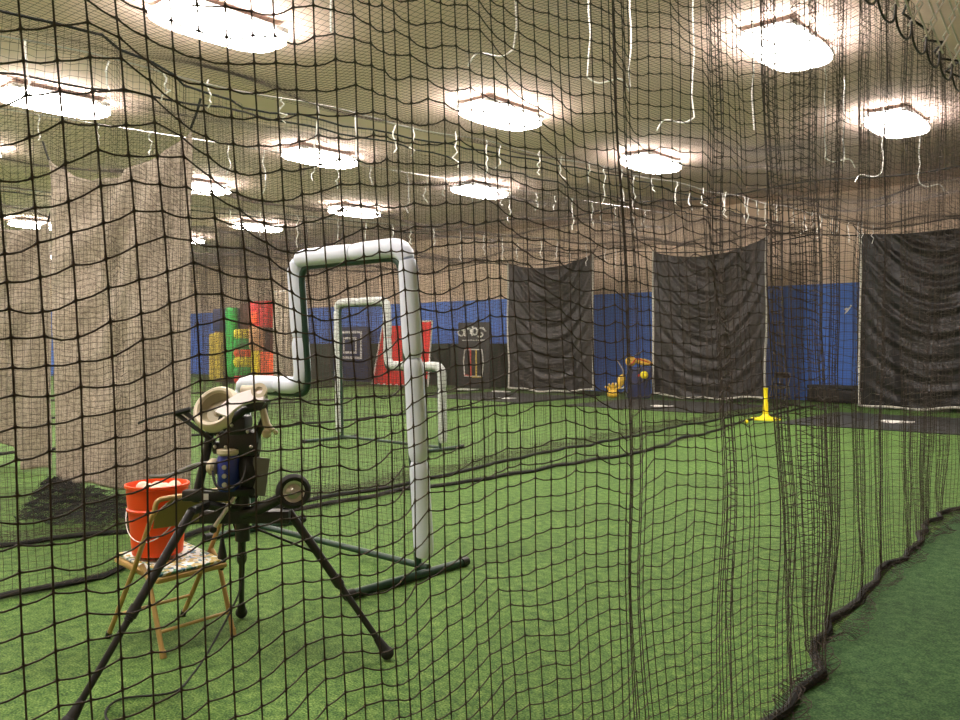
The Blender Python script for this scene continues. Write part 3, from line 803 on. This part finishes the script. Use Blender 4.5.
tube(bm, [(-3.52, 2.22, .68), (-3.80, 2.33, .60), (-3.86, 2.36, .50)], .005, 6)
tag(obj('hanging_plug', bm, M['rubber']), 'black plug hanging by its cord at the right side of the folding chair', 'plug')

# ------------------------------------------------------------------ folding chair (local: y forward, facing away), bucket
def folding_chair(label, loc, rz, m1, m2, name='folding_chair', group=None):
    t = thing(name, label, 'chair', loc, rz, group)
    hw = .215
    # local y forward ; rear feet y=-.24, front feet y=.24 ; x right
    for s in (-1, 1):
        x = s * hw
        bm = bmesh.new(); tube(bm, smooth_path([(x, .23, .012), (x, -.02, .40), (x, -.17, .66), (x * .96, -.185, .70)], .05), .0125, 10); obj('front_leg', bm, m1, t)
        bm = bmesh.new(); tube(bm, [(x * .93, -.24, .012), (x * .93, -.12, .36), (x * .93, -.06, .42)], .0125, 10); obj('rear_leg', bm, m1, t)
        bm = bmesh.new(); tube(bm, [(x, .235, .0), (x, .22, .035)], .016, 10); obj('foot_cap', bm, M['cap'], t)
        bm = bmesh.new(); tube(bm, [(x * .93, -.242, .0), (x * .93, -.235, .035)], .016, 10); obj('foot_cap', bm, M['beige'] if m1 is M['beige'] else M['cap'], t)
    bm = bmesh.new(); tube(bm, [(-hw * .93, -.205, .115), (hw * .93, -.205, .115)], .009, 8); obj('rear_stretcher', bm, m1, t)
    bm = bmesh.new(); tube(bm, [(-hw, .15, .135), (hw, .15, .135)], .009, 8); obj('front_stretcher', bm, m1, t)
    # top tube with rounded shoulders
    bm = bmesh.new(); tube(bm, smooth_path([(-hw * .96, -.182, .68), (-hw * .94, -.195, .755), (hw * .94, -.195, .755), (hw * .96, -.182, .68)], .10, 7), .0125, 10); obj('back_rail', bm, m1, t)
    # curved back plate
    bm = bmesh.new(); n = 14; th = .006; A = []
    for i in range(n + 1):
        u = i / n; x = (u * 2 - 1) * (hw - .008); c = .03 * (1 - (2 * u - 1) ** 2)
        zt = .752 - .075 * max(0, abs(2 * u - 1) - .6) / .4 * abs(2 * u - 1)
        A.append([bm.verts.new((x, -.188 - c + dy, z)) for z, dy in ((.615, .008), (zt, -.004), (zt, -.004 + th), (.615, .008 + th))])
    for p, q in zip(A, A[1:]):
        for k in range(4): bm.faces.new((p[k], p[(k + 1) % 4], q[(k + 1) % 4], q[k]))
    bm.faces.new(A[0]); bm.faces.new(A[-1]); obj('backrest', bm, m2, t)
    # seat pan, front a little higher than rear
    rot = Matrix.Translation((0, 0, .395)) @ Matrix.Rotation(R(7), 4, 'X')
    bm = bmesh.new(); box(bm, -.20, .20, -.20, .20, -.028, 0, .012, rot); obj('seat', bm, m1, t)
    return t
folding_chair('tan metal folding chair holding the orange bucket, facing away', (-4.03, 2.17, 0), R(90 + 4), M['beige'], M['beige_d'])
# printed cloth on the seat
bm = bmesh.new()
box(bm, -.185, .185, -.19, .20, 0.002, .016, .006)
for v in bm.verts: v.co.z += .006 * math.sin(v.co.x * 21) * 0
bmesh.ops.subdivide_edges(bm, edges=bm.edges[:], cuts=3, use_grid_fill=True)
o = obj('printed_cloth', bm, M['cloth']); o.location = (-4.03, 2.17, .397); o.rotation_euler = (R(7), 0, R(94))
tag(o, 'folded multicoloured printed cloth on the chair seat under the bucket', 'cloth')
# bucket
t = thing('bucket', 'orange plastic bucket full of balls on the folding chair', 'bucket', (-4.085, 2.125, .432), 0)
bm = bmesh.new()
lathe(bm, [(0, 0), (.118, 0), (.124, .006), (.140, .22), (.142, .222), (.148, .225), (.149, .235), (.143, .24), (.147, .28), (.151, .34), (.158, .345), (.158, .358), (.149, .360), (.146, .352), (.134, .22), (.116, .012), (0, .010)], 48)
obj('bucket_body', bm, M['orange'], t)
bm = bmesh.new()
pts = [(.150 * math.cos(a), .150 * math.sin(a), .275 - .19 * math.sin(a - R(215)) ** 1) for a in [R(215 + 180 * k / 20) for k in range(21)]]
tube(bm, pts, .0025, 6); obj('wire_handle', bm, M['silver'], t)
for s_ in (0, 1):
    a = R(215 + 180 * s_)
    bm = bmesh.new(); sphere(bm, (.153 * math.cos(a), .153 * math.sin(a), .275), .014, u=10, v=8); obj('handle_lug', bm, M['white'], t)
ballproto = None; bk = 0
for lz, ring in ((.27, [(0, 0), (.075, 0), (.075, 60), (.075, 120), (.075, 180), (.075, 240), (.075, 300)]), (.325, [(.042, 30), (.044, 150), (.042, 265), (.096, 90), (.094, 200), (.094, 330), (.094, 20)])):
    for rr, a in ring:
        loc = (-4.085 + rr * math.cos(R(a)), 2.125 + rr * math.sin(R(a)), .432 + lz)
        if ballproto is None:
            bm = bmesh.new(); sphere(bm, (0, 0, 0), .0365, u=20, v=12); ballproto = obj('baseball', bm, M['ball']); o = ballproto
        else:
            o = ballproto.copy(); COL.objects.link(o)
        o.location = loc; tag(o, 'cream ball in the orange bucket', 'ball', 'balls in the orange bucket')

# ------------------------------------------------------------------ floor mats, plates, tee
def plate(bm, s=.43):
    h_ = s / 2
    pr = [(-h_, h_), (-h_, 0), (0, -h_), (h_, 0), (h_, h_)]
    lo = [bm.verts.new((x, y, 0)) for x, y in pr]; hi = [bm.verts.new((x * .97, y * .97, .012)) for x, y in pr]
    bm.faces.new(list(reversed(lo))); bm.faces.new(hi)
    for k in range(5): bm.faces.new((lo[k], lo[(k + 1) % 5], hi[(k + 1) % 5], hi[k]))
def batting_mat(label, x0, x1, y0, y1, px, py, plabel, s=.5):
    bm = bmesh.new(); box(bm, x0, x1, y0, y1, .001, .014, .003); o = obj('batting_mat', bm, M['mat']); tag(o, label, 'mat')
    bm = bmesh.new(); plate(bm, s); p = obj('home_plate', bm, M['white'], smooth=False); p.location = (px, py, .0145); tag(p, plabel, 'home plate')
batting_mat('black rubber mat in the nearest cage, in front of the rightmost curtain', -6.35, -2.4, 15.7, 19.2, -4.66, 17.35, 'white home plate on the black mat at the far right', .58)
batting_mat('black rubber mat in front of the middle black curtain', -12.2, -8.3, 16.9, 20.2, -10.15, 18.1, 'white home plate on the mat below the middle curtain')
batting_mat('black rubber mat in front of the leftmost black curtain', -17.3, -13.4, 16.9, 20.2, -14.9, 17.9, 'white home plate on the mat below the leftmost black curtain')
for x, y, w, lb in ((-18.7, 20.6, .75, 'white rubber slab on the floor below the black strike zone banner'), (-17.0, 20.3, .6, 'white rubber slab on the floor at the corner of the leftmost black curtain')):
    bm = bmesh.new(); box(bm, x - w / 2, x + w / 2, y - .12, y + .12, .0145 if x > -17.2 else .001, .045, .006); tag(obj('rubber_slab', bm, M['white']), lb, 'rubber slab')

t = thing('batting_tee', 'bright yellow batting tee standing on the turf before the middle curtain', 'batting tee', (-6.45, 16.35, 0), 0)
t.location = (16.76 * .341 * .75 - 16.76 * .661, 16.76 * .341 * .661 + 16.76 * .75, 0)
bm = bmesh.new(); lathe(bm, [(0, 0), (.28, 0), (.29, .012), (.28, .035), (.12, .055), (.07, .09), (.055, .12), (0, .12)], 28); obj('base', bm, M['tee'], t)
bm = bmesh.new(); tube(bm, [(0, 0, .10), (0, 0, .34), (0, 0, .36), (0, 0, .60)], [.052, .048, .040, .040], 16); obj('post', bm, M['tee'], t)
bm = bmesh.new(); lathe(bm, [(.03, 0), (.045, .02), (.05, .05), (.036, .05), (.028, .01), (.03, 0)], 18, Matrix.Translation((0, 0, .59))); obj('ball_cup', bm, M['tee'], t)
bm = bmesh.new(); sphere(bm, (0, 0, 0), .037, u=14, v=10); o = obj('baseball', bm, M['tee']); o.location = (-6.75, 15.35, .037)
tag(o, 'yellow ball on the turf beside the yellow tee', 'ball')

# ------------------------------------------------------------------ far end: chair, bench, sticker
folding_chair('black folding chair against the blue wall, right of the middle curtain', (-8.72, 21.9, 0), R(180), M['cable'], M['cap'])
t = thing('bench', 'low black padded bench along the blue wall beside the folding chair', 'bench', (-7.35, 22.35, 0), 0)
bm = bmesh.new(); box(bm, -.75, .75, -.2, .2, .36, .46, .02); obj('bench_seat', bm, M['blackpad'], t)
bm = bmesh.new(); box(bm, -.75, .75, -.18, .18, .02, .34, .01); obj('base_board', bm, M['cap'], t)
for x in (-.65, -.2, .25, .65):
    for y in (-.15, .15):
        bm = bmesh.new(); box(bm, x - .02, x + .02, y - .02, y + .02, 0, .37, .004); obj('leg', bm, M['cap'], t)
# white mark stuck on the wall
bm = bmesh.new()
pr = [(-.10, -.12), (-.02, -.06), (.10, .10), (.07, .14), (.0, .03), (-.03, .06), (-.11, .02), (-.05, -.02)]
f = bm.faces.new([bm.verts.new((x, 0, z)) for x, z in pr]); r_ = bmesh.ops.extrude_face_region(bm, geom=[f])
for v in r_['geom']:
    if isinstance(v, bmesh.types.BMVert): v.co.y -= .004
o = obj('wall_sticker', bm, M['white'], smooth=False); o.location = (-7.3, YF - .034, 2.42); tag(o, 'small white jagged mark on the blue wall left of the rightmost curtain', 'sticker')

# dark green pads along the foot of the far wall
for x0, x1, lb in ((-30.0, -25.1, 'long dark green wall pad behind the white square target'), (-25.0, -21.6, 'dark green wall pad behind the red draped screen'), (-21.5, -18.3, 'dark green wall pad right of the red draped screen')):
    bm = bmesh.new(); box(bm, x0, x1, 22.70, 22.86, .0, 1.55, .03); tag(obj('wall_pad', bm, M['greenpad']), lb, 'wall pad')

# white nested-square target on black pad
t = thing('target_pad', 'dark pad with two nested white squares, left of the red screen', 'target', (-26.9, 22.45, 0), 0)
bm = bmesh.new(); box(bm, -1.1, 1.1, -.05, .1, 0, 2.25, .03); obj('pad_board', bm, M['navy'], t)
def sqr(w, h_, cz, lw, th=.012):
    bm = bmesh.new()
    for a in ((-w / 2, -w / 2 + lw, cz - h_ / 2, cz + h_ / 2), (w / 2 - lw, w / 2, cz - h_ / 2, cz + h_ / 2), (-w / 2 + lw, w / 2 - lw, cz - h_ / 2, cz - h_ / 2 + lw), (-w / 2 + lw, w / 2 - lw, cz + h_ / 2 - lw, cz + h_ / 2)):
        box(bm, a[0], a[1], -.05 - th, -.049, a[2], a[3])
    return bm
obj('outer_square', sqr(1.5, 1.15, 1.5, .10), M['white'], t, smooth=False)
obj('inner_square', sqr(.84, .68, 1.48, .09), M['white'], t, smooth=False)

# red draped screen
def drape(bm, w0, w1, z0, z1, folds, amp, th=.02, nx=60, nz=14, cx0=0, cx1=0, yo=0):
    F, B = [], []
    for i in range(nx + 1):
        u = i / nx; a, b = [], []
        for j in range(nz + 1):
            v = j / nz; w = w0 + (w1 - w0) * v; x = (u - .5) * w + cx0 + (cx1 - cx0) * v
            d = amp * (math.sin(u * folds * 6.283) + .4 * math.sin(u * folds * 13.1 + 1)) * (1 - .4 * v) + yo
            z = z0 + (z1 - z0) * v
            a.append(bm.verts.new((x, d, z))); b.append(bm.verts.new((x, d + th, z)))
        F.append(a); B.append(b)
    for i in range(nx):
        for j in range(nz):
            bm.faces.new((F[i][j], F[i + 1][j], F[i + 1][j + 1], F[i][j + 1])); bm.faces.new((B[i][j], B[i][j + 1], B[i + 1][j + 1], B[i + 1][j]))
        bm.faces.new((F[i][0], B[i][0], B[i + 1][0], F[i + 1][0])); bm.faces.new((F[i][nz], F[i + 1][nz], B[i + 1][nz], B[i][nz]))
    for j in range(nz):
        bm.faces.new((F[0][j], F[0][j + 1], B[0][j + 1], B[0][j])); bm.faces.new((F[nx][j], B[nx][j], B[nx][j + 1], F[nx][j + 1]))
t = thing('draped_screen', 'red draped fabric screen on the turf at the far end, behind the padded frames', 'screen', (-22.35, 21.0, 0), 0)
bm = bmesh.new(); drape(bm, 1.95, 1.35, .03, 2.2, 6, .05, cx0=-.65, cx1=-.35); obj('red_cloth', bm, M['red'], t)
bm = bmesh.new(); drape(bm, .85, 1.05, .30, 2.32, 3, .04, cx0=.85, cx1=1.0, yo=.05); obj('side_cloth', bm, M['red'], t)
bm = bmesh.new()
tube(bm, [(-1.62, .03, .02), (-1.02, .03, 2.22)], .03, 8); tube(bm, [(.30, .05, .02), (.36, .05, 2.2)], .03, 8)
tube(bm, [(1.30, .08, .02), (1.52, .08, 2.35)], .03, 8); tube(bm, [(.45, .05, 2.34), (1.52, .08, 2.34)], .035, 8); tube(bm, [(-1.62, .02, .04), (.3, .02, .04)], .02, 8)
obj('white_frame', bm, M['white'], t)
bm = bmesh.new(); sphere(bm, (.62, -.02, 1.35), .16, sy=.25, u=14, v=8); box(bm, .50, .75, -.03, .02, 1.5, 2.0, .02); obj('white_marking', bm, M['white'], t)

# black strike-zone banner with script lettering and coloured outline
t = thing('strike_zone_banner', 'black banner with white script lettering above a red and yellow strike zone', 'banner', (-19.3, 21.55, 0), 0)
bm = bmesh.new(); box(bm, -.72, .72, 0, .06, .0, 2.28, .015); obj('banner_panel', bm, M['blackpad'], t)
def stroke(pts, r, m, nm, cx=0, cz=0, sc=1.0):
    bm = bmesh.new()
    for p in pts: tube(bm, [(cx + x * sc, -.008, cz + z * sc) for x, z in p], r, 6)
    return obj(nm, bm, m, t)
def arcp(cx, cz, rx, rz, a0, a1, n=12): return [(cx + rx * math.cos(R(a0 + (a1 - a0) * k / n)), cz + rz * math.sin(R(a0 + (a1 - a0) * k / n))) for k in range(n + 1)]
lets = [arcp(-.42, .0, .11, .085, 20, 380), [(-.32, .09), (-.30, -.07), (-.26, -.09)], arcp(-.16, .0, .09, .11, 200, -20), [(-.24, .12), (-.24, -.10)],
        [(-.04, .10), (-.02, -.09)], arcp(.07, .03, .09, .09, 200, -160), [(.0, -.05), (.0, .16)], arcp(.28, .06, .08, .06, 30, 200), arcp(.25, -.06, .10, .06, 60, -150), [(.36, .12), (.46, .02)]]
stroke(lets, .030, M['white'], 'script_lettering', -.02, 1.93, 1.30)
stroke([[(-.5 + .12 * k, 0), (-.5 + .12 * k + .085, 0.0 + .01 * (k % 2))] for k in range(9)], .020, M['white'], 'small_lettering', 0, 1.66)
stroke([[(-.40, 1.34), (-.46, .9), (-.40, .42)], [(.40, 1.34), (.46, .9), (.40, .42)], [(-.40, 1.34), (.40, 1.34)], [(-.40, .42), (.40, .42)]], .022, M['white'], 'zone_outline')
stroke([[(-.40, 1.36), (-.13, 1.36)], [(-.13, 1.34), (-.10, .42)], [(-.40, .44), (-.10, .44)]], .026, M['redline'], 'red_line')
stroke([[(.13, 1.34), (.14, .42)], [(-.05, .40), (.38, .40)]], .026, M['goldline'], 'yellow_line')

# gold and navy gear by the wall
cx, cy = -12.07, 20.15
def gthing(n_, lab, cat, x, y, z=0): return thing(n_, lab, cat, (x, y, z), YAW * .8)
t = gthing('equipment_bag', 'navy equipment bag standing on the floor under the gold gear', 'bag', -12.22, 20.55)
bm = bmesh.new(); box(bm, -.30, .34, -.16, .16, 0, .88, .07)
bmesh.ops.subdivide_edges(bm, edges=bm.edges[:], cuts=1)
for v in bm.verts: v.co.x += .03 * math.sin(v.co.z * 9); v.co.y += .02 * math.sin(v.co.x * 12 + v.co.z * 5)
obj('bag_body', bm, M['navy'], t)
bm = bmesh.new(); tube(bm, spline([(-.2, -.17, .3), (-.22, -.22, .55), (-.15, -.19, .8)], 5), .018, 8); tube(bm, spline([(.2, -.17, .3), (.24, -.22, .55), (.15, -.19, .8)], 5), .018, 8); obj('shoulder_strap', bm, M['blackpad'], t)
bm = bmesh.new(); box(bm, -.05, .08, -.175, -.155, .62, .70, .01); obj('red_badge', bm, M['red'], t)
t = gthing('chest_protector', 'gold padded chest protector draped over the top of the navy bag', 'protector', -12.22, 20.5, .90)
bm = bmesh.new()
sphere(bm, (-.17, 0, .14), .15, 1.0, .8, 1.0); obj('shoulder_pad', bm, M['gold'], t)
bm = bmesh.new(); sphere(bm, (.18, -.02, .12), .13, 2.0, .8, .75, M4=Matrix.Rotation(R(12), 4, 'Y')); obj('padded_panel', bm, M['gold'], t)
bm = bmesh.new(); tube(bm, [(-.2, -.12, .02), (-.02, -.15, .22), (.2, -.12, .16), (.42, -.06, .06)], .018, 8); obj('red_trim', bm, M['redline'], t)
t = gthing('leg_guard', 'gold leg guard with white edge leaning on the left side of the bag', 'leg guard', -12.54, 20.2, .34)
bm = bmesh.new(); sphere(bm, (0, 0, .16), .13, .85, .55, 1.45, M4=Matrix.Rotation(R(18), 4, 'Y')); obj('shell', bm, M['gold'], t)
bm = bmesh.new(); tube(bm, spline([(-.16, -.05, .10), (-.10, -.07, -.02), (.02, -.07, -.05), (.10, -.05, .0)], 5), .022, 8); obj('white_edge', bm, M['white'], t)
t = gthing('fielding_glove', 'brown and gold glove pile on the floor, lowest and leftmost of the gear', 'glove', -12.72, 20.05)
bm = bmesh.new(); sphere(bm, (0, 0, .14), .17, 1.0, .7, .75); obj('palm', bm, M['gold'], t)
for k, a in enumerate((-50, -24, 0, 26, 52)):
    bm = bmesh.new(); d = Vector((math.sin(R(a)), -.1, math.cos(R(a)))); c = Vector((0, 0, .18))
    tube(bm, [c + d * .06, c + d * .17, c + d * .27 + Vector((0, -.05, -.02))], [.045, .042, .026], 8); obj('finger', bm, M['mustard'] if k % 2 else M['gold'], t)
bm = bmesh.new(); sphere(bm, (0, 0, .11), .11, u=16, v=12); o = obj('play_ball', bm, M['tee']); o.location = (-11.90, 20.36, .56)
tag(o, 'round yellow ball resting against the right front of the navy bag', 'ball')
bm = bmesh.new(); tube(bm, [(-12.87, 20.45, 1.12), (-12.67, 20.5, .80)], .012, 8); tube(bm, [(-12.67, 20.5, .80), (-12.62, 20.6, .02)], [.014, .026], 8); tag(obj('baseball_bat', bm, M['silver']), 'thin silver bat leaning beside the gold and navy gear', 'bat')

# inflatable play structure far left
t = thing('play_structure', 'colourful inflatable play structure with green, yellow and red columns at far left', 'play structure', (-28.0, 18.2, 0), 0)
def bx(nm, x0, x1, y0, y1, z0, z1, m, b=.06):
    bm = bmesh.new(); box(bm, x0, x1, y0, y1, z0, z1, b); return obj(nm, bm, m, t)
def coln(nm, x, z0, z1, r, m, y=-.15):
    bm = bmesh.new(); n = max(3, int((z1 - z0) / .12)); tube(bm, [(x, y, z0 + (z1 - z0) * k / n) for k in range(n + 1)], [r * (.86 if k in (0, n) else 1) for k in range(n + 1)], 14); return obj(nm, bm, m, t)
bx('back_wall', -2.8, 2.3, .3, .5, 0, 2.7, M['maroon'])
bx('navy_panel', -2.5, -.85, .05, .3, 2.05, 2.95, M['navy'])
bx('mustard_panel', -2.3, -1.25, -.05, .28, .15, 2.0, M['mustard'])
for x in (-2.15, -1.8, -1.4): coln('mustard_column', x, .1, 1.95, .14, M['mustard'])
coln('green_column', -.75, .2, 2.95, .24, M['green'])
bx('maroon_panel', -.45, .45, .0, .28, 2.1, 3.1, M['maroon'])
for z0, z1, m_ in ((.05, .33, 'red'), (.33, .66, 'green'), (.66, 1.05, 'yellow'), (1.05, 1.33, 'orange_red'), (1.33, 1.75, 'green'), (1.75, 2.1, 'yellow')):
    coln({'red': 'red_ring', 'green': 'green_ring', 'yellow': 'yellow_ring', 'orange_red': 'orange_ring'}[m_], .02, z0, z1, .36, M[m_])
bx('red_turret', .45, 1.55, -.15, .28, 2.15, 3.15, M['red'])
bx('orange_patch', .60, .95, -.2, -.14, 2.3, 2.75, M['orange_red'], .02)
coln('peach_column', .95, 1.3, 2.2, .30, M['peach'])
coln('yellow_column', .95, .05, 1.35, .22, M['yellow'])
bx('orange_block', 1.25, 2.25, -.25, .28, .05, 1.25, M['orange_red'])
t = thing('hanging_sheet', 'pale tan sheet hanging right of the colourful play structure', 'sheet', (-24.75, 17.8, 0), 0)
bm = bmesh.new(); drape(bm, 1.9, 1.9, .25, 3.45, 4, .06); obj('sheet_cloth', bm, M['sheet'], t)
bm = bmesh.new(); tube(bm, [(-.9, .01, 3.42), (.9, .01, 3.42)], .02, 8); tube(bm, [(-.8, .01, 3.42), (-.8, .01, 4.1)], .008, 6); tube(bm, [(.8, .01, 3.42), (.8, .01, 4.1)], .008, 6); obj('top_rail', bm, M['cable'], t)

# ------------------------------------------------------------------ chain-link strip at the upper right
t = thing('chain_link_panel', 'grey chain-link fence panel hanging at the top right corner', 'chain-link fence', (-.30, 1.5, 1.91), 0)
c = .036
bm = bmesh.new(); ya, yb, z1 = -.9, 1.1, 1.1
n = int((yb - ya) / (2 * c)); m_ = int(z1 / (2 * c))
for i in range(n + 1):                                    # bent pickets, neighbours linked at their corners
    y = ya + i * 2 * c
    tube(bm, [(.004 * (1 if j % 2 else -1), y + (c * .97 if j % 2 else 0), j * c) for j in range(2 * m_ + 1)], .0014, 6)
    tube(bm, [(-.004 * (1 if j % 2 else -1), y + 2 * c - (c * .97 if j % 2 else 0), j * c) for j in range(2 * m_ + 1)], .0014, 6)
obj('wire_mesh', bm, M['chain'], t)
bm = bmesh.new()
for i in range(n + 1):
    y = ya + i * 2 * c
    tube(bm, [(.0, y + c + c * math.cos(R(a)), .004 - .030 * math.sin(R(a)) ** .7) for a in range(0, 181, 15)], .0014, 6)
obj('bottom_loops', bm, M['loop'], t)
bm = bmesh.new(); tube(bm, [(0, ya, z1), (0, yb + .05, z1)], .022, 10); obj('top_rail', bm, M['cable'], t)
for y in (-.8, .1, 1.05):
    bm = bmesh.new(); tube(bm, [(0, y, z1), (0, y, HC - 1.91)], .02, 8); obj('hanger_post', bm, M['cable'], t)

# ------------------------------------------------------------------ camera, world, view
cam = bpy.data.cameras.new('camera'); co = bpy.data.objects.new('camera', cam); COL.objects.link(co)
cam.sensor_width = 36; cam.lens = FOC / 960 * 36; cam.clip_start = .05; cam.clip_end = 200
co.location = (0, 0, 1.5); co.rotation_euler = (R(90 - 1.03), 0, YAW)
S.camera = co
w = bpy.data.worlds.new('world'); S.world = w; w.use_nodes = True
w.node_tree.nodes['Background'].inputs[0].default_value = (.8, .8, .75, 1); w.node_tree.nodes['Background'].inputs[1].default_value = .0
S.view_settings.view_transform = 'Standard'; S.view_settings.look = 'None'; S.view_settings.gamma = 1
S.view_settings.use_curve_mapping = False; S.view_settings.exposure = 0.18
S.cycles.max_bounces = 6; S.cycles.diffuse_bounces = 4; S.cycles.sample_clamp_indirect = 6
